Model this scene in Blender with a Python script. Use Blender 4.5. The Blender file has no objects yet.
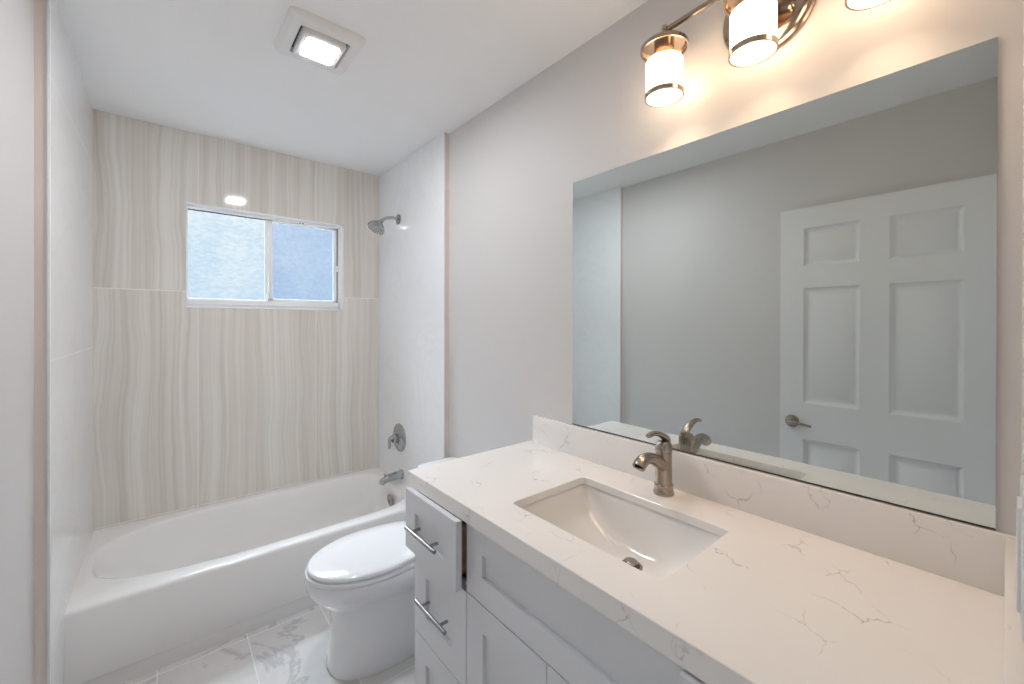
import bpy, bmesh, math
from math import radians as R, pi as PI, sin, cos
from mathutils import Vector, Matrix

sc = bpy.context.scene
COL = sc.collection

# ------------------------------------------------------------------ camera
cam_d = bpy.data.cameras.new('camera')
cam = bpy.data.objects.new('camera', cam_d); COL.objects.link(cam); sc.camera = cam
yaw, pit, rol = R(39.833), R(-0.1233), R(0.1012)
fw = Vector((sin(yaw)*cos(pit), cos(yaw)*cos(pit), sin(pit)))
rt = Vector((cos(yaw), -sin(yaw), 0)); up = rt.cross(fw)
rt2 = cos(rol)*rt + sin(rol)*up; up2 = -sin(rol)*rt + cos(rol)*up
M = Matrix.Identity(4)
for i in range(3):
    M[i][0], M[i][1], M[i][2] = rt2[i], up2[i], -fw[i]
M[2][3] = 1.378
cam.matrix_world = M
cam_d.sensor_width = 36; cam_d.lens = 413.35/1024*36
cam_d.shift_y = -17.888/1024
cam_d.clip_start = 0.004; cam_d.clip_end = 60

# ------------------------------------------------------------------ world and exposure
w = bpy.data.worlds.new('World'); sc.world = w; w.use_nodes = True
w.node_tree.nodes['Background'].inputs[0].default_value = (0.93, 0.96, 1.0, 1)   # light of the hall through the doorway
w.node_tree.nodes['Background'].inputs[1].default_value = 0.07
vs = sc.view_settings
vs.view_transform = 'Standard'; vs.look = 'None'; vs.gamma = 1.0
vs.use_curve_mapping = False
vs.exposure = 2.78
sc.cycles.max_bounces = 14; sc.cycles.diffuse_bounces = 9; sc.cycles.glossy_bounces = 6
sun_d = bpy.data.lights.new('sun', 'SUN'); sun = bpy.data.objects.new('sun', sun_d); COL.objects.link(sun)
sun.rotation_euler = Vector((.10, -1, -1.5)).to_track_quat('-Z', 'Y').to_euler(); sun.location = (.4, 6, 6)
sun_d.energy = 2; sun_d.angle = R(26); sun_d.color = (.93, .965, 1.0)      # daylight that falls through the frosted window
sky_d = bpy.data.lights.new('sky_light', 'SUN'); sky = bpy.data.objects.new('sky_light', sky_d); COL.objects.link(sky)
sky.rotation_euler = Vector((0, -1, -.95)).to_track_quat('-Z', 'Y').to_euler(); sky.location = (.4, 7, 5)
sky_d.energy = 11; sky_d.angle = R(54); sky_d.color = (.90, .95, 1.0)      # bright overcast sky outside
SHADE_E, FAN_E, PANE_E = 1.2, 34.0, 0.160      # strengths of the glass shades, the fan light and the panes' painted daylight

# ------------------------------------------------------------------ dimensions
XR, XL, XA, XB = 1.21, -0.315, 1.177, -0.282     # right wall, left wall, tile faces of the alcove
D, YT, H = 2.906, 2.143, 2.436
YW = -0.017                                       # doorway wall
CT = 0.872                                        # counter top

# ------------------------------------------------------------------ material helpers
class N:
    def __init__(s, name):
        s.m = bpy.data.materials.new(name); s.m.use_nodes = True
        s.t = s.m.node_tree; s.b = s.t.nodes['Principled BSDF']; s.o = s.t.nodes['Material Output']
    def n(s, typ, **k):
        x = s.t.nodes.new(typ)
        for a, b in k.items(): setattr(x, a, b)
        return x
    def l(s, a, b): s.t.links.new(a, b)
    def pos(s): return s.n('ShaderNodeNewGeometry').outputs['Position']
    def sep(s, v):
        x = s.n('ShaderNodeSeparateXYZ'); s.l(v, x.inputs[0]); return x.outputs
    def math(s, op, a, b=None, c=None, clamp=False):
        x = s.n('ShaderNodeMath', operation=op); x.use_clamp = clamp
        for i, v in enumerate((a, b, c)):
            if v is None: continue
            if isinstance(v, (int, float)): x.inputs[i].default_value = v
            else: s.l(v, x.inputs[i])
        return x.outputs[0]
    def mapping(s, v, scale=(1,1,1), loc=(0,0,0), rot=(0,0,0)):
        x = s.n('ShaderNodeMapping'); s.l(v, x.inputs[0])
        x.inputs['Scale'].default_value = scale; x.inputs['Location'].default_value = loc; x.inputs['Rotation'].default_value = rot
        return x.outputs[0]
    def noise(s, v, scale, detail=3, rough=.5, dist=0):
        x = s.n('ShaderNodeTexNoise'); s.l(v, x.inputs['Vector'])
        x.inputs['Scale'].default_value = scale; x.inputs['Detail'].default_value = detail
        x.inputs['Roughness'].default_value = rough; x.inputs['Distortion'].default_value = dist
        return x.outputs
    def ramp(s, v, stops):
        x = s.n('ShaderNodeValToRGB'); s.l(v, x.inputs[0]); e = x.color_ramp.elements
        while len(e) < len(stops): e.new(.5)
        for i, (p, c) in enumerate(stops):
            e[i].position = p; e[i].color = (*c, 1) if len(c) == 3 else c
        return x.outputs[0]
    def mix(s, f, a, b, typ='MIX'):
        x = s.n('ShaderNodeMixRGB', blend_type=typ)
        for i, v in zip((0, 1, 2), (f, a, b)):
            if isinstance(v, (int, float)): x.inputs[i].default_value = v
            elif isinstance(v, tuple): x.inputs[i].default_value = (*v, 1)
            else: s.l(v, x.inputs[i])
        return x.outputs[0]
    def line(s, coord, origin, step, wid):
        # 1 on a grout line of width wid, repeated every step from origin
        a = s.math('SUBTRACT', coord, origin); a = s.math('DIVIDE', a, step)
        a = s.math('ADD', a, .5); a = s.math('FRACT', a); a = s.math('SUBTRACT', a, .5); a = s.math('ABSOLUTE', a)
        return s.math('LESS_THAN', a, wid/2/step)
    def cell(s, coord, origin, step):
        a = s.math('SUBTRACT', coord, origin); a = s.math('DIVIDE', a, step); return s.math('FLOOR', a)
    def bump(s, h, strength=.1, dist=.001):
        x = s.n('ShaderNodeBump'); x.inputs['Strength'].default_value = strength; x.inputs['Distance'].default_value = dist
        s.l(h, x.inputs['Height']); s.l(x.outputs[0], s.b.inputs['Normal'])
    def set(s, color=None, rough=.5, metal=0, spec=.5, coat=0, coat_r=.03):
        if color is not None:
            if isinstance(color, tuple): s.b.inputs['Base Color'].default_value = (*color, 1)
            else: s.l(color, s.b.inputs['Base Color'])
        if isinstance(rough, (int, float)): s.b.inputs['Roughness'].default_value = rough
        else: s.l(rough, s.b.inputs['Roughness'])
        s.b.inputs['Metallic'].default_value = metal; s.b.inputs['Specular IOR Level'].default_value = spec
        s.b.inputs['Coat Weight'].default_value = coat; s.b.inputs['Coat Roughness'].default_value = coat_r
        return s.m

def paint(name, col, rough=.55, bump=.08):
    m = N(name); p = m.pos()
    n = m.noise(p, 2.5, 3)[0]
    c = m.ramp(n, [(0.3, tuple(x*.985 for x in col)), (0.7, col)])
    m.bump(m.noise(p, 260, 2)[0], bump, .0006)
    return m.set(c, rough)
def metal(name, col, rough, streak=False):
    m = N(name); p = m.pos()
    if streak:
        n = m.noise(m.mapping(p, (40, 40, 900)), 1, 2)[0]
        r = m.math('MULTIPLY_ADD', n, .12, rough-.06)
    else:
        n = m.noise(p, 30, 2)[0]; r = m.math('MULTIPLY_ADD', n, .04, rough-.02)
    return m.set(col, r, 1)
def gloss(name, col, rough=.12, coat=.5):
    m = N(name); n = m.noise(m.pos(), 6, 2)[0]
    c = m.ramp(n, [(.3, tuple(x*.985 for x in col)), (.7, col)])
    return m.set(c, rough, coat=coat)
def emit(name, col, strength, var=0.0):
    m = N(name); e = m.n('ShaderNodeEmission')
    n = m.noise(m.pos(), 20, 2)[0]
    c = m.ramp(n, [(.2, tuple(x*(1-var) for x in col)), (.8, col)])
    m.l(c, e.inputs[0]); e.inputs[1].default_value = strength; m.l(e.outputs[0], m.o.inputs[0]); return m.m

WALL = paint('wall_paint', (.67, .65, .638))
BEIGE = paint('beige_paint', (.76, .69, .64))
CEIL = paint('ceiling_paint', (.925, .925, .93), .6)
DOORP = paint('door_paint', (.80, .80, .80), .35, .03)
CAB = paint('cabinet_lacquer', (.68, .68, .70), .3, .02)
TRIMW = paint('trim_white', (.86, .86, .86), .35, .02)
CERAM = gloss('white_ceramic', (.83, .83, .845), .08, .6)
TUBM = gloss('tub_enamel', (.87, .86, .845), .14, .5)
TUBO = TUBM
SINKM = gloss('sink_ceramic', (.82, .80, .775), .12, .5)
PLAST = gloss('white_plastic', (.84, .83, .82), .3, .1)
VINYL = gloss('window_frame_white', (.90, .91, .92), .3, .1)
CHROME = metal('chrome', (.46, .47, .49), .07)
NICKEL = metal('brushed_nickel', (.40, .345, .295), .24, True)
LAMPM = metal('lamp_nickel', (.44, .35, .28), .2)
STEEL = metal('stainless_bar', (.36, .345, .33), .25, True)
DARK = gloss('dark_fill', (.03, .028, .025), .5, 0)  # near-black fill, painted shade for gaps; also on screws and thin strips
WOOD = None
def wood():
    m = N('drawer_birch'); p = m.pos()
    n = m.noise(m.mapping(p, (1.5, 30, 30)), 1.5, 4, .6)[0]
    return m.set(m.ramp(n, [(.3, (.34, .25, .15)), (.7, (.46, .35, .23))]), .55)
WOOD = wood()
def mirror_mat():
    m = N('mirror_glass'); n = m.noise(m.pos(), 1.0, 1)[0]
    c = m.ramp(n, [(.2, (.70, .75, .74)), (.8, (.705, .755, .745))])
    return m.set(c, 0.0, 1)
MIRROR = mirror_mat()
MEDGE = gloss('mirror_edge', (.25, .30, .27), .2, 0)

def quartz():
    m = N('veined_quartz'); p = m.pos()
    wob = m.noise(p, 9, 4, .6)[1]
    v1 = m.n('ShaderNodeVectorMath', operation='SUBTRACT'); m.l(wob, v1.inputs[0]); v1.inputs[1].default_value = (.5, .5, .5)
    v2 = m.n('ShaderNodeVectorMath', operation='SCALE'); m.l(v1.outputs[0], v2.inputs[0]); v2.inputs['Scale'].default_value = .10
    v3 = m.n('ShaderNodeVectorMath', operation='ADD'); m.l(p, v3.inputs[0]); m.l(v2.outputs[0], v3.inputs[1])
    masks = []
    for sc_, loc, wd, th in ((7.5, (0, 0, 0), .007, .56), (11, (3, 1, 2), .007, .58)):
        vo = m.n('ShaderNodeTexVoronoi', feature='DISTANCE_TO_EDGE')
        m.l(m.mapping(v3.outputs[0], (1, 1, 1), loc), vo.inputs['Vector']); vo.inputs['Scale'].default_value = sc_
        ln = m.ramp(vo.outputs['Distance'], [(0, (1, 1, 1)), (wd*2.4, (0, 0, 0))])
        nm = m.ramp(m.noise(m.mapping(p, (1, 1, 1), loc), 8, 2)[0], [(th, (0, 0, 0)), (th+.08, (1, 1, 1))])
        masks.append(m.mix(1.0, ln, nm, 'MULTIPLY'))
    mask = m.mix(1.0, masks[0], masks[1], 'LIGHTEN')
    fine = m.noise(p, 70, 3)[0]
    mask2 = m.mix(1.0, mask, m.ramp(fine, [(.35, (.35, .35, .35)), (.6, (1, 1, 1))]), 'MULTIPLY')
    base = m.ramp(m.noise(p, 3, 3)[0], [(.3, (.80, .765, .735)), (.7, (.83, .795, .765))])
    c = m.mix(m.math('MULTIPLY', mask2, .85), base, (.42, .36, .33))
    return m.set(c, .22, coat=.15, coat_r=.1)
QUARTZ = quartz()

def stripe_tile():
    m = N('striped_stone_tile'); p = m.pos(); x, y, z = m.sep(p)
    ci = m.cell(x, .133, .617); cj = m.cell(z, 1.551, 1.2)
    off = m.math('ADD', m.math('MULTIPLY', ci, 3.71), m.math('MULTIPLY', cj, 9.13))
    cmb = m.n('ShaderNodeCombineXYZ'); m.l(x, cmb.inputs[0]); m.l(off, cmb.inputs[1]); m.l(z, cmb.inputs[2])
    q = cmb.outputs[0]
    # slow sideways wander of the stripes
    wn = m.noise(m.mapping(q, (1.6, 1, .8)), 2.2, 3, .45)[0]
    xs = m.math('ADD', x, m.math('MULTIPLY', m.math('SUBTRACT', wn, .5), .085))
    def band(freq, add, det):
        cb = m.n('ShaderNodeCombineXYZ'); m.l(m.math('MULTIPLY', xs, freq), cb.inputs[0]); m.l(m.math('ADD', off, add), cb.inputs[1])
        m.l(m.math('MULTIPLY', z, .35), cb.inputs[2])
        return m.noise(cb.outputs[0], 1, det, .6)[0]
    a = m.ramp(band(17, 0, 3), [(.34, (.71, .66, .60)), (.5, (.775, .735, .68)), (.66, (.82, .79, .745))])
    b = m.ramp(band(75, 5, 3), [(.35, (.90, .885, .87)), (.55, (1, 1, 1))])
    c = m.mix(1.0, a, b, 'MULTIPLY')
    g = m.math('MAXIMUM', m.line(x, .133, .617, .0036), m.line(z, 1.551, 1.2, .0040))
    c = m.mix(g, c, (.86, .84, .81))
    r = m.math('MULTIPLY_ADD', g, .4, .07)
    return m.set(c, r, coat=0)
STONE = stripe_tile()

def marble_wall():
    m = N('white_marble_wall_tile'); p = m.pos(); x, y, z = m.sep(p)
    n = m.noise(p, 2.2, 6, .6, 1.2)[0]
    c = m.ramp(n, [(.3, (.85, .86, .87)), (.48, (.875, .88, .89)), (.52, (.85, .855, .865)), (.56, (.88, .885, .89))])
    g = m.line(z, 1.256, .9, .002)
    c = m.mix(m.math('MULTIPLY', g, .5), c, (.93, .93, .93))
    return m.set(c, m.math('MULTIPLY_ADD', g, .2, .05), spec=.2)
MARBLE = marble_wall()

def floor_tile():
    m = N('marble_floor_tile'); p = m.pos(); x, y, z = m.sep(p)
    ci = m.cell(x, .27, .3); cj = m.cell(y, 2.125, .6)
    off = m.math('ADD', m.math('MULTIPLY', ci, 5.3), m.math('MULTIPLY', cj, 2.9))
    cmb = m.n('ShaderNodeCombineXYZ'); m.l(x, cmb.inputs[0]); m.l(y, cmb.inputs[1]); m.l(off, cmb.inputs[2])
    n = m.noise(cmb.outputs[0], 2.0, 7, .58, .7)[0]
    c = m.ramp(n, [(.35, (.62, .60, .585)), (.47, (.70, .685, .675)), (.487, (.50, .49, .485)), (.505, (.68, .665, .655)), (.7, (.72, .705, .70))])
    g = m.math('MAXIMUM', m.line(x, .27, .3, .004), m.line(y, 2.125, .6, .004))
    c = m.mix(g, c, (.80, .79, .78))
    return m.set(c, m.math('MULTIPLY_ADD', g, .4, .18), coat=0)
FLOOR = floor_tile()

def pane_mat(name, top, bot, x0, x1, z0, z1, k):
    # obscured glass; daylight painted in as the pane's own glow and gradient
    m = N(name); p = m.pos(); x, y, z = m.sep(p)
    n = m.noise(p, 5, 3)[0]; f = m.noise(m.mapping(p, (1, 1, 2.0)), 38, 4, .65)[0]
    t = m.math('DIVIDE', m.math('SUBTRACT', z, z0), z1-z0, clamp=True)
    t = m.math('ADD', t, m.math('MULTIPLY', m.math('SUBTRACT', n, .5), 1.8), clamp=True)
    c = m.mix(t, bot, top)
    c = m.mix(1.0, c, m.ramp(f, [(.35, (.82, .87, .92)), (.62, (1.08, 1.06, 1.03))]), 'MULTIPLY')
    e = m.n('ShaderNodeEmission'); m.l(c, e.inputs[0]); e.inputs[1].default_value = k*PANE_E
    gl = m.n('ShaderNodeBsdfGlossy'); gl.inputs['Roughness'].default_value = .12
    fr = m.n('ShaderNodeFresnel'); fr.inputs[0].default_value = 1.45
    em = m.n('ShaderNodeMixShader'); m.l(fr.outputs[0], em.inputs[0]); m.l(e.outputs[0], em.inputs[1]); m.l(gl.outputs[0], em.inputs[2])
    tr = m.n('ShaderNodeBsdfTransparent'); tr.inputs[0].default_value = (.9, .96, 1, 1)
    mx = m.n('ShaderNodeMixShader'); mx.inputs[0].default_value = .45
    m.l(em.outputs[0], mx.inputs[1]); m.l(tr.outputs[0], mx.inputs[2]); m.l(mx.outputs[0], m.o.inputs[0]); return m.m

# ------------------------------------------------------------------ mesh helpers
class MB:
    def __init__(s): s.bm = bmesh.new(); s.mi = 0
    def _done(s, faces):
        for f in faces: f.material_index = s.mi; f.smooth = True
    def box(s, x0, x1, y0, y1, z0, z1, bev=0.0, seg=2, rot=None, piv=None):
        vs_ = [s.bm.verts.new((x, y, z)) for x in (x0, x1) for y in (y0, y1) for z in (z0, z1)]
        idx = ((0, 1, 3, 2), (4, 6, 7, 5), (0, 4, 5, 1), (2, 3, 7, 6), (0, 2, 6, 4), (1, 5, 7, 3))
        fs = [s.bm.faces.new([vs_[i] for i in q]) for q in idx]
        s._done(fs)
        if rot is not None:
            bmesh.ops.rotate(s.bm, verts=vs_, cent=piv or Vector(((x0+x1)/2, (y0+y1)/2, (z0+z1)/2)), matrix=rot)
        if bev > 0:
            ed = {e for f in fs for e in f.edges}
            r = bmesh.ops.bevel(s.bm, geom=list(ed), offset=bev, segments=seg, affect='EDGES', profile=.5)
            s._done(r['faces'])
    def loft(s, rings, cap0=True, cap1=True, closed=False):
        rs = [[s.bm.verts.new(p) for p in r] for r in rings]; n = len(rs[0]); fs = []
        pairs = list(zip(rs, rs[1:])) + ([(rs[-1], rs[0])] if closed else [])
        for a, b in pairs:
            for i in range(n):
                j = (i+1) % n
                fs.append(s.bm.faces.new((a[i], a[j], b[j], b[i])))
        if not closed:
            if cap0: fs.append(s.bm.faces.new(rs[0][::-1]))
            if cap1: fs.append(s.bm.faces.new(rs[-1]))
        s._done(fs)
    def lathe(s, prof, c, axis='Z', n=32, cap=True):
        rings = []
        for r, h in prof:
            ring = []
            for i in range(n):
                a = 2*PI*i/n; u, v = r*cos(a), r*sin(a)
                if axis == 'Z': ring.append((c[0]+u, c[1]+v, c[2]+h))
                elif axis == 'X': ring.append((c[0]+h, c[1]+u, c[2]+v))
                elif axis == 'Y': ring.append((c[0]+u, c[1]+h, c[2]+v))
                else:
                    q = axis @ Vector((u, v, h)); ring.append((c[0]+q.x, c[1]+q.y, c[2]+q.z))
            rings.append(ring)
        s.loft(rings, cap, cap)
    def tube(s, pts, rad, n=16, flat=1.0):
        pts = [Vector(p) for p in pts]
        if isinstance(rad, (int, float)): rad = [rad]*len(pts)
        # catmull-rom refine
        P, Rr = [], []
        for i in range(len(pts)-1):
            p0 = pts[max(i-1, 0)]; p1 = pts[i]; p2 = pts[i+1]; p3 = pts[min(i+2, len(pts)-1)]
            k = 6 if len(pts) > 2 else 1
            for j in range(k):
                t = j/k
                P.append(.5*((2*p1)+(p2-p0)*t+(2*p0-5*p1+4*p2-p3)*t*t+(3*p1-p0-3*p2+p3)*t**3))
                Rr.append(rad[i]*(1-t)+rad[i+1]*t)
        P.append(pts[-1]); Rr.append(rad[-1])
        rings = []; prev = None
        for i, p in enumerate(P):
            d = (P[min(i+1, len(P)-1)]-P[max(i-1, 0)]).normalized()
            if prev is None:
                h = Vector((0, 0, 1)) if abs(d.z) < .9 else Vector((0, 1, 0))
                a = d.cross(h).normalized()
            else: a = (prev-d*prev.dot(d)).normalized()
            prev = a; b = d.cross(a)
            rings.append([tuple(p+a*cos(2*PI*k/n)*Rr[i]+b*sin(2*PI*k/n)*Rr[i]*flat) for k in range(n)])
        s.loft(rings)
    def build(s, name, mats, parent=None, angle=35):
        if not isinstance(mats, (list, tuple)): mats = [mats]
        bmesh.ops.remove_doubles(s.bm, verts=s.bm.verts, dist=1e-6)
        bmesh.ops.recalc_face_normals(s.bm, faces=s.bm.faces)
        me = bpy.data.meshes.new(name); s.bm.to_mesh(me); s.bm.free()
        for m in mats: me.materials.append(m)
        me.set_sharp_from_angle(angle=R(angle))
        o = bpy.data.objects.new(name, me); COL.objects.link(o)
        if parent is not None:
            o.parent = parent
            w_ = parent
            off = Vector((0, 0, 0))
            while w_ is not None: off += w_.location; w_ = w_.parent
            o.location = -off
        return o
def thing(name, label, cat, loc=(0, 0, 0), group=None):
    o = bpy.data.objects.new(name, None); COL.objects.link(o); o.location = loc
    o.empty_display_size = .05
    return tag(o, label, cat, group)
def tag(o, label, cat, group=None):
    o['label'] = label; o['category'] = cat
    if group: o['group'] = group
    return o
def struct(name, mb, mats, label=None, cat=None, parent=None):
    o = mb.build(name, mats, parent)
    if parent is None:
        o['kind'] = 'structure'
        if label: o['label'] = label
        if cat: o['category'] = cat
    return o
def square(n=24):
    # unit square perimeter, corners included
    P = []
    for k in range(n): P.append((1, -1+2*k/n))
    for k in range(n): P.append((1-2*k/n, 1))
    for k in range(n): P.append((-1, 1-2*k/n))
    for k in range(n): P.append((-1+2*k/n, -1))
    return P
SQ = square()
def rect_ring(x0, x1, y0, y1, z, rc=0.0):
    out = []
    cx, cy, a, b = (x0+x1)/2, (y0+y1)/2, (x1-x0)/2, (y1-y0)/2
    for u, v in SQ:
        x, y = u*a, v*b
        if rc > 0:
            dx, dy = abs(x)-(a-rc), abs(y)-(b-rc)
            if dx > 0 and dy > 0:
                l = math.hypot(dx, dy); k = rc/l
                x = math.copysign(a-rc+dx*k, x); y = math.copysign(b-rc+dy*k, y)
        out.append((cx+x, cy+y, z))
    return out
def sup_ring(cx, cy, al, ar, b, z, el=2.4, er=6.0):
    # superellipse: half length al to the left, ar to the right, exponents el and er
    out = []
    for u, v in SQ:
        e = el if u < 0 else er
        if abs(u) < .35: e = el + (er-el)*(u/.35+1)/2 if True else e
        k = (abs(u)**e+abs(v)**e)**(-1/e)
        out.append((cx+(al if u < 0 else ar)*u*k, cy+b*v*k, z))
    return out

# ================================================================== THE ROOM
mb = MB(); mb.box(XL-.3, XR+.1, YW-.12, D+.15, -.08, 0); struct('floor', mb, FLOOR, 'white and grey marble tile floor with pale grout', 'floor')
mb = MB(); mb.box(XL-.3, XR+.1, YW-.12, D+.15, H, H+.08); struct('ceiling', mb, CEIL, 'smooth white painted ceiling', 'ceiling')
mb = MB(); mb.box(XR, XR+.1, YW-.12, D+.15, 0, H); struct('wall_right', mb, WALL, 'off-white painted wall behind the mirror and toilet', 'wall')
mb = MB(); mb.box(XL-.1, XL, YW-.12, D+.15, 0, H); struct('wall_left', mb, WALL, 'off-white painted wall at the left edge of the photo', 'wall')
# tiled faces of the alcove, standing proud of the painted walls
YA, YB = 2.0, 1.922
mb = MB(); mb.box(XA+.006, XR, YA, D, 0, H); mb.mi = 1; mb.box(XA, XA+.0075, YA+.003, D, 0, H)
struct('wall_alcove_right', mb, [BEIGE, MARBLE], 'glossy white tiled wall carrying the shower fittings', 'wall')
mb = MB(); mb.box(XL, XB-.006, YB, D, 0, H); mb.mi = 1; mb.box(XB-.0075, XB, YB+.003, D, 0, H)
struct('wall_alcove_left', mb, [BEIGE, MARBLE], 'glossy white tiled wall at the left end of the bathtub', 'wall')
mb = MB(); mb.box(XA-.001, XA+.006, YA-.004, YA+.003, 0, H, .001); struct('trim_1', mb, TRIMW)
mb = MB(); mb.box(XB-.006, XB+.001, YB-.004, YB+.003, 0, H, .001); struct('trim_2', mb, TRIMW)
# back wall with the window opening
WX0, WX1, WZ0, WZ1 = .080, .924, 1.461, 2.044
mb = MB()
mb.box(XL, WX0, D, D+.12, 0, H); mb.box(WX1, XR, D, D+.12, 0, H)
mb.box(WX0, WX1, D, D+.12, 0, WZ0); mb.box(WX0, WX1, D, D+.12, WZ1, H)
struct('wall_back', mb, STONE, 'back wall of tall beige stone tiles with wavy vertical stripes', 'wall')
# doorway wall behind the camera, with the door opening
DX0, DX1, DZ = -.285, .465, 2.03
mb = MB()
mb.box(XL, DX0, YW-.12, YW, 0, H); mb.box(DX1, XR, YW-.12, YW, 0, H); mb.box(DX0, DX1, YW-.12, YW, DZ, H)
struct('wall_front', mb, WALL, 'off-white painted wall with the doorway', 'wall')
mb = MB()
mb.box(DX0, DX0+.012, YW-.12, YW+.002, 0, DZ); mb.box(DX1-.012, DX1, YW-.12, YW+.002, 0, DZ); mb.box(DX0, DX1, YW-.12, YW+.002, DZ-.012, DZ)
mb.box(DX1-.006, DX1+.034, YW, YW+.006, 0, DZ+.05, .002)
mb.box(DX0+.02, DX1+.034, YW, YW+.006, DZ, DZ+.05, .002)
struct('trim_3', mb, TRIMW)
mb = MB(); mb.box(XL, XL+.012, .90, YB, 0, .09, .003); struct('baseboard_left', mb, TRIMW)
mb = MB(); mb.box(XR-.012, XR, 1.33, YA, 0, .09, .003); struct('baseboard_right', mb, TRIMW)

# ------------------------------------------------------------------ window
mb = MB()
for a in ((WX0, WX0+.004), (WX1-.020, WX1)): mb.box(a[0], a[1], D-.004, D+.075, WZ0, WZ1, .002)
mb.box(WX0, WX1, D-.004, D+.075, WZ1-.010, WZ1, .002); mb.box(WX0, WX1, D-.004, D+.075, WZ0, WZ0+.008, .002)
win = struct('window_1', mb, VINYL, 'white sliding window with frosted panes over the bathtub', 'window')
ix0, ix1, iz0, iz1 = WX0+.004, WX1-.020, WZ0+.008, WZ1-.010
mb = MB()
fy0, fy1 = D+.022, D+.072
mb.box(ix0, ix1, fy0, fy1, iz0, iz0+.045, .002); mb.box(ix0, ix1, fy0, fy1, iz1-.014, iz1, .002)
mb.box(ix0, ix1, fy0-.010, fy0+.004, iz0+.012, iz0+.020, .001)
mb.box(ix1-.008, ix1, fy0, fy1, iz0, iz1, .002); mb.box(ix0, ix0+.004, fy0, fy1, iz0, iz1, .001)
struct('window_frame', mb, VINYL, parent=win)
mb = MB(); mb.box(ix0+.003, ix1-.007, fy0+.03, fy0+.034, iz1-.019, iz1-.013); struct('track_gap_shade', mb, DARK, parent=win)  # dark strip put in for the shade along the top track
# fixed left pane with its sash
XM = .478
mb = MB(); 
mb.box(ix0+.004, XM, fy0+.028, fy0+.040, iz0+.043, iz0+.049, .001)
mb.box(XM-.012, XM+.012, fy0+.020, fy0+.040, iz0+.044, iz1-.012, .002)
sl = struct('fixed_sash', mb, VINYL, parent=win)
mb = MB(); mb.box(ix0+.003, XM-.008, fy0+.032, fy0+.036, iz0+.046, iz1-.017)
PL = pane_mat('frosted_pane_bright', (.84, .95, 1.0), (.66, .83, .98), ix0, XM, iz0, iz1, 1.0)
struct('pane', mb, PL, parent=sl)
mb = MB(); mb.box(ix0+.003, XM-.010, fy0+.022, fy0+.0285, iz0+.0448, iz0+.0468); struct('pane_foot_line', mb, DARK, parent=sl)  # thin dark strip along the foot of the pane
# sliding right sash
s0, s1 = XM+.004, ix1-.016
mb = MB()
mb.box(s0, s0+.024, fy0+.004, fy0+.022, iz0+.045, iz1-.018, .002)
mb.box(s1-.022, s1, fy0+.004, fy0+.022, iz0+.045, iz1-.018, .002)
mb.box(s0, s1, fy0+.004, fy0+.022, iz0+.045, iz0+.058, .002); mb.box(s0, s1, fy0+.004, fy0+.022, iz1-.030, iz1-.018, .002)
sr = struct('sliding_sash', mb, VINYL, parent=win)
mb = MB(); mb.box(s0+.021, s1-.019, fy0+.012, fy0+.016, iz0+.055, iz1-.027)
PR = pane_mat('frosted_pane_dim', (.56, .71, .92), (.42, .60, .83), s0, s1, iz0, iz1, 1.0)
struct('pane', mb, PR, parent=sr)
mb = MB(); mb.box(s1-.006, s1+.008, fy0-.006, fy0+.006, 1.725, 1.765, .002); mb.box(s1-.004, s1+.004, fy0-.012, fy0-.004, 1.735, 1.755, .002)
struct('latch', mb, VINYL, parent=sr)
mb = MB(); mb.box(s1, ix1-.007, fy0+.012, fy0+.016, iz0+.044, iz1-.014); struct('side_gap_shade', mb, DARK, parent=win)  # solid dark strip standing in for shade between sash and frame
mb = MB()
for q in (.655, .672): mb.box(q, q+.008, fy0-.001, fy0+.003, iz1-.014, iz1-.008, .001)
struct('screw', mb, DARK, parent=win)

# ------------------------------------------------------------------ door (folded back against the left wall)
def board(mb, U, V, panels, mp, thick, prof):
    """slab U x V with moulded panels; mp(u, v, d) -> world, d = depth below the face; prof = [(inset, depth), ...]"""
    us = sorted({U[0], U[1], *[p[i] for p in panels for i in (0, 1)]}); vs2 = sorted({V[0], V[1], *[p[i] for p in panels for i in (2, 3)]})
    fs = []
    def q(a, b, c, d_): fs.append(mb.bm.faces.new([mb.bm.verts.new(mp(*t)) for t in (a, b, c, d_)]))
    for i in range(len(us)-1):
        for j in range(len(vs2)-1):
            u0, u1, v0, v1 = us[i], us[i+1], vs2[j], vs2[j+1]; cu, cv = (u0+u1)/2, (v0+v1)/2
            if any(p[0] < cu < p[1] and p[2] < cv < p[3] for p in panels): continue
            q((u0, v0, 0), (u1, v0, 0), (u1, v1, 0), (u0, v1, 0))
    for p in panels:
        prev = (p[0], p[1], p[2], p[3], 0)
        for ins, dep in prof:
            cur = (p[0]+ins, p[1]-ins, p[2]+ins, p[3]-ins, dep)
            a, b = prev, cur
            A = [(a[0], a[2], a[4]), (a[1], a[2], a[4]), (a[1], a[3], a[4]), (a[0], a[3], a[4])]
            B = [(b[0], b[2], b[4]), (b[1], b[2], b[4]), (b[1], b[3], b[4]), (b[0], b[3], b[4])]
            for k in range(4): q(A[k], A[(k+1) % 4], B[(k+1) % 4], B[k])
            prev = cur
        a = prev
        q((a[0], a[2], a[4]), (a[1], a[2], a[4]), (a[1], a[3], a[4]), (a[0], a[3], a[4]))
    # sides and back
    for k, (a, b) in enumerate((((U[0], V[0]), (U[1], V[0])), ((U[1], V[0]), (U[1], V[1])), ((U[1], V[1]), (U[0], V[1])), ((U[0], V[1]), (U[0], V[0])))):
        q((*a, 0), (*b, 0), (*b, thick), (*a, thick))
    q((U[0], V[0], thick), (U[1], V[0], thick), (U[1], V[1], thick), (U[0], V[1], thick))
    mb._done(fs)
DFX = -.262
mb = MB()
pn = []
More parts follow.
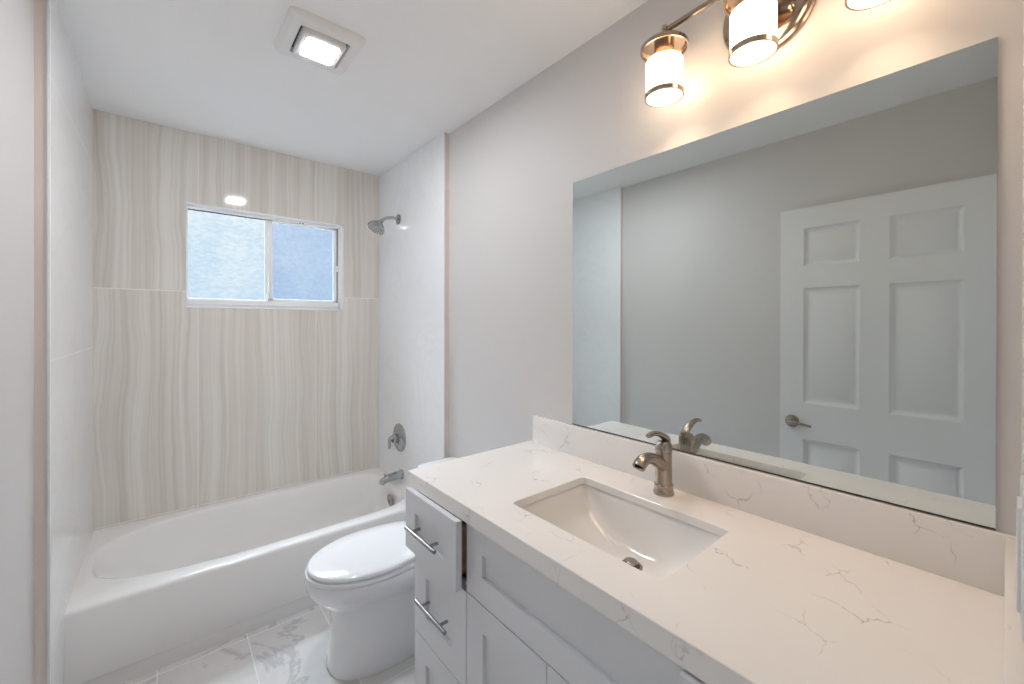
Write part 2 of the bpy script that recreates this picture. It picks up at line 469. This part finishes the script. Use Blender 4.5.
for y0, y1 in ((.120, .365), (.474, .715)):
    pn += [(y0, y1, 1.690, 1.898), (y0, y1, .945, 1.573), (y0, y1, .23, .750)]
board(mb, (.010, .826), (.012, 2.010), pn, lambda u, v, d: (DFX-d, u, v), .035, [(.005, .006), (.018, .014), (.026, .014), (.044, .004)])
door = struct('door_1', mb, DOORP, 'white six-panel door opened back against the left wall, seen in the mirror', 'door')
hd = MB()
hy, hz = .766, .838
hd.lathe([(.0, 0), (.034, 0), (.034, .004), (.030, .010), (.016, .013), (.012, .016), (.011, .048), (0, .050)], (DFX, hy, hz), 'X')
hd.tube([(DFX+.043, hy+.006, hz), (DFX+.048, hy-.012, hz+.002), (DFX+.050, hy-.05, hz-.001), (DFX+.046, hy-.10, hz-.008)], [.010, .0105, .008, .006], 12)
struct('door_handle', hd, NICKEL, parent=door)
mb = MB(); mb.box(DFX-.026, DFX-.010, .8255, .8275, hz-.028, hz+.028); struct('latch_plate', mb, NICKEL, parent=door)
mb = MB()
for z in (.25, 1.02, 1.80): mb.lathe([(0, 0), (.006, 0), (.006, .09), (0, .09)], (DFX+.006, .002, z), 'Z', 12)
struct('hinge', mb, NICKEL, parent=door)

# ------------------------------------------------------------------ switch plate beside the doorway
t = thing('light_switch', 'white light switch plate on the wall above the right end of the countertop', 'light switch', (.538, YW, 1.19))
mb = MB(); mb.box(.503, .573, YW, YW+.0095, 1.133, 1.247, .002); mb.build('switch_plate', PLAST, t)
mb = MB(); mb.box(.520, .556, YW+.005, YW+.0118, 1.148, 1.232, .001); mb.build('rocker', PLAST, t)

# ================================================================== BATHTUB
tub = thing('bathtub', 'long white alcove bathtub with plain front below the striped tile wall', 'bathtub', (.45, 2.52, 0))
x0, x1, y0, y1 = XB, XA, YT, D
mb = MB()
ocx, ocy = .47, 2.535
rings = [rect_ring(x0, x1, y0+.016, y1, 0), rect_ring(x0, x1, y0+.013, y1, .060), rect_ring(x0, x1, y0+.003, y1, .068), rect_ring(x0, x1, y0, y1, .075),
         rect_ring(x0, x1, y0, y1, .325), rect_ring(x0, x1, y0+.002, y1, .334), rect_ring(x0, x1, y0+.008, y1, .340), rect_ring(x0, x1, y0+.018, y1, .342)]
def basin(al, ar, b, z, el=2.9, er=5, dx=0, dy=0): return sup_ring(ocx+dx, ocy+dy, al, ar, b, z, el, er)
rings += [basin(.735, .655, .325, .342), basin(.722, .647, .317, .339), basin(.713, .641, .311, .330),
          basin(.685, .632, .303, .28), basin(.58, .618, .290, .18), basin(.50, .60, .27, .10), basin(.42, .57, .24, .068), basin(.30, .45, .17, .062), basin(.1, .2, .06, .060)]
mb.loft(rings)
mb.build('tub_body', TUBM, tub, 50)
mb = MB(); rx = Matrix.Rotation(R(-90-8), 3, 'Y')
mb.lathe([(0, 0), (.042, 0), (.042, .004), (.034, .008), (.012, .009), (.010, .006), (0, .006)], (1.088, 2.505, .252), rx, 28)
mb.build('overflow_cover', NICKEL, tub)
mb = MB(); mb.lathe([(0, 0), (.034, 0), (.034, .003), (.024, .004), (.022, .010), (0, .012)], (.93, 2.535, .063), 'Z', 24); mb.build('drain', CHROME, tub)

# tub spout
t = thing('tub_spout', 'chrome bathtub spout low on the white tiled end wall', 'spout', (XA, 2.53, .39))
mb = MB()
mb.lathe([(0, 0), (.034, 0), (.034, -.006), (.029, -.012), (0, -.012)], (XA, 2.53, .392), 'X', 28)
mb.tube([(XA-.004, 2.53, .392), (XA-.05, 2.53, .391), (XA-.10, 2.53, .385), (XA-.128, 2.53, .372), (XA-.135, 2.53, .358)], [.027, .026, .024, .021, .017], 20)
mb.build('spout_body', CHROME, t)
mb = MB(); mb.lathe([(0, 0), (.004, 0), (.004, .014), (.008, .017), (.007, .024), (0, .026)], (XA-.118, 2.53, .396), 'Z', 14); mb.build('diverter_knob', CHROME, t)

# shower valve
t = thing('shower_valve', 'round chrome shower valve with lever above the bathtub spout', 'shower valve', (XA, 2.575, .624))
mb = MB(); c = (XA, 2.562, .624)
mb.lathe([(0, 0), (.092, 0), (.092, -.005), (.086, -.010), (.080, -.007), (.070, -.010), (.058, -.016), (.046, -.022), (.030, -.024), (0, -.024)], c, 'X', 40)
mb.build('escutcheon', CHROME, t)
mb = MB(); mb.lathe([(.030, -.018), (.030, -.045), (.026, -.050), (0, -.051)], c, 'X', 28)
mb.tube([(XA-.040, 2.560, .634), (XA-.056, 2.574, .628), (XA-.062, 2.584, .60), (XA-.060, 2.588, .556)], [.016, .014, .010, .008], 14)
mb.build('lever', CHROME, t)

# shower head
t = thing('wall_shower', 'chrome shower head on a short curved arm high on the white tile', 'shower head', (XA, 2.58, 2.06))
mb = MB(); c = (XA, 2.585, 2.064)
mb.lathe([(0, 0), (.034, 0), (.033, -.005), (.016, -.012), (0, -.012)], c, 'X', 28); mb.build('flange', CHROME, t)
mb = MB(); mb.tube([(XA-.008, 2.585, 2.064), (XA-.04, 2.585, 2.068), (XA-.090, 2.585, 2.056), (XA-.125, 2.585, 2.026)], .0105, 14); mb.build('shower_arm', CHROME, t)
ax = Vector((-.55, -.05, -.83)).normalized(); q = Vector((0, 0, 1)).rotation_difference(ax).to_matrix()
mb = MB(); mb.lathe([(0, -.012), (.013, -.012), (.016, .004), (.026, .014), (.044, .032), (.056, .050), (.057, .064), (.052, .068), (.048, .064), (0, .064)], (XA-.122, 2.585, 2.030), q, 32)
mb.build('shower_head', CHROME, t)
mb = MB()
import random
random.seed(3)
for rr, k in ((.014, 6), (.028, 12), (.041, 16)):
    for i in range(k):
        a = 2*PI*i/k; p = Vector((XA-.122, 2.585, 2.030)) + q @ Vector((rr*cos(a), rr*sin(a), .064))
        mb.lathe([(.0022, -.001), (.0022, .003), (0, .003)], p, q, 6)
mb.build('nozzles', PLAST, t)

# ================================================================== TOILET
toi = thing('toilet', 'white one-piece toilet with closed lid between the bathtub and the vanity', 'toilet', (.8, 1.72, 0))
TC = 1.718
def egg(xf, xb, hw, z, n=64, eb=3.0, ef=2.05, taper=1.0):
    # front (low x) elliptic, back squarer
    xm = xb-(xb-xf)*.52; out = []
    for i in range(n):
        a = 2*PI*i/n; ca, sa = cos(a), sin(a)
        e = eb if ca > 0 else ef
        k = (abs(ca)**e+abs(sa)**e)**(-1/e)
        x = xm+(xb-xm if ca > 0 else xm-xf)*ca*k; y = hw*sa*k
        if ca > 0: y *= 1-(1-taper)*ca*k
        out.append((x, TC+y, z))
    return out
mb = MB()
mb.loft([egg(.492, 1.10, .145, 0, eb=6, ef=2.6), egg(.488, 1.10, .148, .012, eb=6, ef=2.6), egg(.494, 1.10, .140, .035, eb=6, ef=2.6), egg(.500, 1.10, .130, .12, eb=6, ef=2.5), egg(.502, 1.10, .124, .20, eb=6, ef=2.4),
         egg(.488, 1.10, .128, .25, eb=6), egg(.452, 1.08, .150, .285, eb=5), egg(.424, 1.05, .172, .315, eb=4), egg(.410, 1.02, .186, .345), egg(.406, 1.0, .191, .372), egg(.411, 1.0, .188, .386), egg(.44, .98, .165, .388)])
mb.build('bowl', CERAM, toi, 60)
mb = MB()
mb.loft([egg(.414, .955, .182, .389, taper=.9), egg(.409, .960, .188, .391, taper=.9), egg(.408, .962, .189, .398, taper=.9), egg(.409, .960, .188, .404, taper=.9), egg(.43, .94, .17, .407, taper=.9)])
mb.build('seat', CERAM, toi, 60)
mb = MB()
mb.loft([egg(.424, .950, .174, .4085, taper=.88), egg(.417, .957, .182, .4095, taper=.88), egg(.414, .960, .185, .416, taper=.88), egg(.416, .958, .183, .424, taper=.88), egg(.424, .950, .176, .4275, taper=.88), egg(.50, .90, .12, .4285, taper=.9), egg(.6, .8, .05, .4288)])
mb.build('lid', CERAM, toi, 60)
mb = MB()
for y in (TC-.07, TC+.07):
    mb = MB(); mb.box(.935, .985, y-.018, y+.018, .385, .425, .006); mb.build('hinge_cover', CERAM, toi)
def rr(x0, x1, y0, y1, z, rc): return rect_ring(x0, x1, y0, y1, z, rc)
mb = MB()
mb.loft([rr(1.03, 1.20, 1.62, 1.82, .0, .02), rr(1.03, 1.20, 1.60, 1.84, .25, .02), rr(.98, 1.20, 1.54, 1.90, .37, .04), rr(.975, 1.20, 1.52, 1.92, .42, .045), rr(.972, 1.20, 1.515, 1.925, .622, .05), rr(.985, 1.195, 1.53, 1.91, .624, .05)])
mb.build('tank', CERAM, toi, 50)
mb = MB()
mb.loft([rr(.972, 1.202, 1.515, 1.925, .625, .045), rr(.962, 1.203, 1.507, 1.933, .630, .05), rr(.962, 1.203, 1.507, 1.933, .650, .05), rr(.968, 1.200, 1.513, 1.927, .658, .05), rr(.99, 1.19, 1.535, 1.905, .661, .05)])
lid = mb.build('tank_lid', CERAM, toi, 60)
mb = MB(); mb.lathe([(0, 0), (.022, 0), (.021, .004), (0, .005)], (1.08, TC, .660), 'Z', 24); mb.build('flush_button', CHROME, toi)

# ================================================================== VANITY
van = thing('vanity_cabinet', 'white shaker vanity cabinet with bar handles and its top left drawer ajar', 'vanity', (.93, .65, 0))
FX = .650; VY0, VY1 = -.012, 1.297; ZB = CT-.046
mb = MB()
for a, b in ((VY0, VY0+.018), (.330, .348), (.972, .990), (VY1-.018, VY1)): mb.box(FX+.020, XR-.005, a, b, .09, ZB)
mb.box(FX+.020, XR-.005, VY0, VY1, .09, .108); mb.box(XR-.012, XR-.005, VY0, VY1, .09, ZB)
mb.box(FX+.080, FX+.095, VY0, VY1, 0, .09)
mb.box(FX+.0205, FX+.030, VY0, VY1, .6, .622); mb.box(FX+.0205, FX+.030, VY0, VY1, .09, .11)
mb.box(FX+.0205, FX+.04, .340, VY0, .09, ZB) if False else None
mb.box(FX+.006, FX+.0195, VY1-.004, VY1, .10, ZB-.002)
mb.build('carcass', CAB, van)
def front(y0, y1, z0, z1, xf, st=.073):
    m_ = MB()
    board(m_, (y0, y1), (z0, z1), [(y0+st, y1-st, z0+st*.95, z1-st*.95)] if z1-z0 > .17 else [], lambda u, v, d: (xf+d, u, v), .019, [(.0006, .011)])
    return m_
def handle(parent, yc, z, xf, L=.185, vertical=False):
    m_ = MB(); xb = xf-.030
    def P(a): return (xb, yc, z+a) if vertical else (xb, yc+a, z)
    m_.tube([P(-L/2), P(L/2)], .0062, 16)
    for a in (-L*.30, L*.30):
        p = P(a); m_.tube([p, (xf+.0005, p[1], p[2])], .0048, 12)
    return m_.build('handle', STEEL, parent)
ya, yb, yc_, yd = .9785, 1.2955, .3350, -.010
# left column of drawers, the top one pulled out a little
def drawer(y0, y1, z0, z1, xf, st=.073, hz=None, box=True):
    f = front(y0, y1, z0, z1, xf, st).build('drawer_front', CAB, van)
    handle(f, (y0+y1)/2, hz if hz else (z0+z1)/2, xf)
    if box:
        b = MB(); zb0, zb1 = z0+.02, z1-.03
        a0, a1 = y0+.022, y1-.022
        b.box(xf+.019, xf+.46, a0, a0+.013, zb0, zb1); b.box(xf+.019, xf+.46, a1-.013, a1, zb0, zb1)
        b.box(xf+.019, xf+.032, a0, a1, zb0, zb1); b.box(xf+.447, xf+.46, a0, a1, zb0, zb1); b.box(xf+.019, xf+.46, a0, a1, zb0, zb0+.01)
        b.build('drawer_box', WOOD, f)
    return f
drawer(ya+.002, yb, .629, .8235, .616, .066, .724)
drawer(ya+.002, yb, .3365, .6165, FX, .078)
drawer(ya+.002, yb, .105, .333, FX, .078, .195)
# sink front and two doors
front(yc_+.002, ya-.001, .6215, ZB-.003, FX, .073).build('false_front', CAB, van)
for a, b_, hy_ in ((.6575, ya-.001, .69), (yc_+.002, .6545, .62)):
    dr = front(a, b_, .105, .618, FX, .078).build('cabinet_door', CAB, van)
    handle(dr, hy_, .45, FX, .16, True)
# right column of drawers
drawer(yd, yc_-.002, .6215, ZB-.006, .626, .066, .71)
drawer(yd, yc_-.002, .3365, .618, FX, .078)
drawer(yd, yc_-.002, .105, .333, FX, .078)

# ------------------------------------------------------------------ countertop with the sink cut-out
HX0, HX1, HY0, HY1 = .746, 1.056, .434, .894
cnt = thing('countertop', 'white quartz countertop with thin brown veins on top of the vanity cabinet', 'countertop', (.92, .65, ZB))
mb = MB(); e = .0015
cx0, cx1, cy0, cy1 = .635, XR-.001, YW+.0005, 1.318
mb.loft([rect_ring(cx0, cx1, cy0, cy1, ZB), rect_ring(cx0, cx1, cy0, cy1, CT-e), rect_ring(cx0+e, cx1, cy0, cy1-e, CT),
         rect_ring(HX0-e, HX1+e, HY0-e, HY1+e, CT, .012), rect_ring(HX0, HX1, HY0, HY1, CT-e, .011), rect_ring(HX0, HX1, HY0, HY1, CT-.022, .011), rect_ring(HX0-.02, HX1+.02, HY0-.02, HY1+.02, CT-.0221, .011), rect_ring(HX0-.02, HX1+.02, HY0-.02, HY1+.02, ZB, .011)], closed=True)
mb.build('slab', QUARTZ, cnt, 30)
mb = MB(); mb.box(1.192, XR-.001, cy0, 1.290, CT, .986, .0012, 2); tag(mb.build('backsplash', QUARTZ), 'long low quartz backsplash along the wall under the mirror', 'backsplash')
mb = MB(); mb.box(.640, 1.192, cy0, .002, CT, .986, .0012, 2); tag(mb.build('side_splash', QUARTZ), 'short quartz side splash at the right end of the countertop', 'side splash')

# sink bowl
snk = thing('sink', 'rectangular white undermount sink set in the quartz countertop', 'sink', (.9, .66, .71))
mb = MB(); n = 96; zt = CT-.0225; dep = .136
gx0, gx1, gy0, gy1 = HX0-.004, HX1+.004, HY0-.004, HY1+.004
NX, NY = 40, 60; G = []
for i in range(NX+1):
    u = -1+2*i/NX; u = math.copysign(1-(1-abs(u))**1.8, u); row = []
    for j in range(NY+1):
        v = -1+2*j/NY; v = math.copysign(1-(1-abs(v))**1.5, v)
        fx = max(0, 1-abs(u)**9)**.6
        fy = max(0, 1-abs(v)**2.6)**.80
        row.append(mb.bm.verts.new(((gx0+gx1)/2+u*(gx1-gx0)/2, (gy0+gy1)/2+v*(gy1-gy0)/2, zt-dep*fx*fy)))
    G.append(row)
fs = []
for i in range(NX):
    for j in range(NY): fs.append(mb.bm.faces.new((G[i][j], G[i+1][j], G[i+1][j+1], G[i][j+1])))
mb._done(fs)
bw = mb.build('basin', SINKM, snk, 60)
sm = bw.modifiers.new('thickness', 'SOLIDIFY'); sm.thickness = -.008 if True else .008; sm.offset = 1
mb = MB(); dc = (.972, .657, zt-dep+.001)
mb.lathe([(0, 0), (.031, 0), (.031, .002), (.024, .003), (.022, -.002), (0, -.002)], dc, 'Z', 32); dn = mb.build('drain_ring', NICKEL, snk)
mb = MB(); mb.lathe([(0, 0), (.008, 0), (.008, .008), (.019, .010), (.020, .013), (.017, .016), (0, .018)], dc, 'Z', 28); mb.build('drain_stopper', NICKEL, snk)
mb = MB(); mb.lathe([(0, 0), (.0225, 0), (.0225, .0012), (0, .0012)], (dc[0], dc[1], dc[2]-.0005), 'Z', 28); mb.build('drain_hole', DARK, snk)

# ------------------------------------------------------------------ faucet
fx, fy = 1.136, .655
fau = thing('faucet', 'brushed nickel single-lever faucet behind the sink', 'faucet', (fx, fy, CT))
def at(x, z, y=0): return (fx+x, fy+y, CT+z)
mb = MB(); mb.lathe([(0, 0), (.0290, 0), (.0300, .004), (.0285, .008), (.0275, .016), (.0265, .024), (.0275, .026), (.0275, .029), (.0245, .031), (0, .031)], at(0, 0), 'Z', 36); mb.build('base', NICKEL, fau)
mb = MB(); mb.lathe([(0, .028), (.0240, .028), (.0236, .06), (.0228, .124), (0, .124)], at(0, 0), 'Z', 36); mb.build('body', NICKEL, fau)
mb = MB(); mb.tube([at(-.006, .084), at(-.033, .101), at(-.064, .117), (fx-.094, fy, CT+.123), (fx-.118, fy, CT+.117), (fx-.132, fy, CT+.106)], [.022, .0205, .0175, .017, .0185, .0185], 20, .92)
sp = mb.build('spout', NICKEL, fau)
mb = MB(); ax2 = Vector((-.35, 0, -.94)).normalized(); q2 = Vector((0, 0, 1)).rotation_difference(ax2).to_matrix()
mb.lathe([(0, 0), (.0125, 0), (.0125, .003), (0, .004)], (fx-.1335, fy, CT+.1055), q2, 20); mb.build('aerator', CHROME, sp)
mb = MB(); mb.lathe([(0, .123), (.0210, .123), (.0210, .126), (.0242, .127), (.0238, .142), (.0215, .150), (.016, .156), (0, .158)], at(0, 0), 'Z', 36)
mb.tube([at(.020, .146), at(.012, .160), at(-.006, .172), at(-.032, .183), at(-.060, .188), at(-.084, .185)], [.010, .013, .0125, .0105, .0095, .0085], 14, .72)
mb.build('lever', NICKEL, fau)

# ------------------------------------------------------------------ mirror
mb = MB(); mb.box(1.2045, XR-.0005, .0135, 1.0775, .9905, 1.921); 
mi = mb.build('wall_mirror', [MEDGE, MIRROR])
for p in mi.data.polygons:
    if p.normal.x < -.9: p.material_index = 1
mb = MB(); mb.box(1.2028, XR-.0005, .0135, 1.0775, .9885, .9904); mb.build('bottom_strip', DARK, mi)  # thin dark strip along the mirror's lower edge
tag(mi, 'large frameless rectangular mirror above the quartz backsplash', 'mirror')

# ================================================================== VANITY LIGHT
LX = 1.10; LZ = 2.139; LYs = (.636, .401, .168)
vl = thing('vanity_light', 'three-shade brushed nickel wall light above the mirror', 'wall light', (XR, .405, 2.2))
def disc_el(mb, c, ry, rz, prof, n=48):
    rings = []
    for k, h in prof: rings.append([(c[0]-h, c[1]+(ry-k)*cos(2*PI*i/n), c[2]+(rz-k)*sin(2*PI*i/n)) for i in range(n)])
    mb.loft(rings)
mb = MB(); disc_el(mb, (XR-.0005, .405, 2.20), .112, .118, [(0, 0), (0, .006), (.004, .011), (.012, .012), (.016, .016), (.022, .019), (.04, .020), (.10, .020)])
mb.build('wall_plate', LAMPM, vl)
BX, BZ = 1.108, 2.230
mb = MB(); mb.tube([(BX, LYs[0]+.004, BZ-.004), (BX, LYs[2]-.004, BZ+.016)], .0085, 18); mb.build('cross_bar', LAMPM, vl)
for y in (.405-.05, .405+.05):
    mb = MB(); mb.tube([(XR-.015, y, 2.215), (XR-.05, y, 2.215), (BX+.012, y, 2.222), (BX, y, BZ+.006)], .007, 12)
    mb.lathe([(0, 0), (.011, 0), (.011, -.006), (0, -.010)], (XR-.019, y, 2.215), 'X', 16)
    mb.build('arm', LAMPM, vl)
mb = MB()
for y in (.345, .465):
    mb = MB(); mb.lathe([(0, 0), (.008, 0), (.008, -.010), (.004, -.014), (0, -.015)], (XR-.019, y, 2.165), 'X', 16); mb.build('screw_cap', LAMPM, vl)
GL = emit('lit_opal_glass', (1.0, .73, .48), SHADE_E, .03); GD = emit('lit_opal_diffuser', (1.0, .72, .47), SHADE_E*9, .03)
LZ0 = LZ
for y, dz in zip(LYs, (-.004, .005, .016)):
    LZ = LZ0 + dz
    mb = MB()
    mb.lathe([(0, .100), (.008, .100), (.011, .094), (.008, .088), (.008, .060), (.010, .050)], (LX, y, LZ), 'Z', 18)
    mb.lathe([(0, .052), (.034, .052), (.060, .046), (.065, .041), (.065, .030), (.061, .030), (.061, .037), (.056, .042), (0, .046)], (LX, y, LZ), 'Z', 40)
    st = mb.build('lamp_cap', LAMPM, vl)
    mb = MB(); mb.lathe([(0, .047), (.027, .047), (.027, .0), (.022, -.006), (0, -.006)], (LX, y, LZ), 'Z', 28); mb.build('socket', LAMPM, st)
    sh = MB()
    sh.lathe([(.0505, -.100), (.0505, -.004), (.048, .000), (.028, .000), (.028, -.003), (.045, -.004), (.0475, -.008), (.0475, -.100)], (LX, y, LZ), 'Z', 40, cap=False)
    sh.bm.faces.ensure_lookup_table()
    g = sh.build('glass_shade', GL, vl)
    bm_ = MB(); bm_.lathe([(.0, -.030), (.047, -.030), (.047, -.0315), (0, -.0315)], (LX, y, LZ), 'Z', 32); bm_.build('diffuser', GD, g)
    rb = MB(); prof = [(.0507, -.094), (.0535, -.094), (.0535, -.1065), (.0495, -.1065), (.0495, -.1005), (.0507, -.1005)]
    rings = [[(LX+r_*cos(2*PI*i/48), y+r_*sin(2*PI*i/48), LZ+h) for i in range(48)] for r_, h in prof]
    rb.loft(rings, closed=True); rb.build('rim_band', LAMPM, g)

# ================================================================== CEILING FAN LIGHT
FC = (.442, 1.665)
fan = thing('exhaust_fan_light', 'square white ceiling exhaust fan with a lit centre panel', 'exhaust fan', (FC[0], FC[1], H))
def sqr(h, z, rc, hy=None): return rect_ring(FC[0]-h, FC[0]+h, FC[1]-(hy or h), FC[1]+(hy or h), z, rc)
mb = MB()
mb.loft([sqr(.128, H, .018, .138), sqr(.128, H-.008, .018, .138), sqr(.120, H-.020, .018, .130), sqr(.108, H-.024, .016, .118), sqr(.086, H-.024, .008, .092), sqr(.084, H-.021, .008, .090), sqr(.084, H-.004, .008, .090)], cap0=False, cap1=False)
mb.build('grille_frame', PLAST, fan, 40)
mb = MB(); mb.loft([sqr(.0835, H-.0045, .008, .0895), sqr(.0835, H-.004, .008, .0895)]); mb.build('intake_slot_shade', DARK, fan)  # dark sheet painted in as the shade inside the slot
mb = MB(); mb.loft([sqr(.074, H-.005, .008, .080), sqr(.074, H-.030, .008, .080), sqr(.070, H-.035, .010, .076), sqr(.056, H-.036, .010, .062), sqr(.055, H-.034, .010, .061)], cap1=True)
mb.build('centre_panel', PLAST, fan, 40)
mb = MB(); mb.loft([sqr(.054, H-.033, .010, .060), sqr(.054, H-.0365, .010, .060), sqr(.050, H-.038, .010, .056)], cap1=True)
mb.build('light_lens', emit('lit_fan_lens', (.955, .97, 1.0), FAN_E, .02), fan)
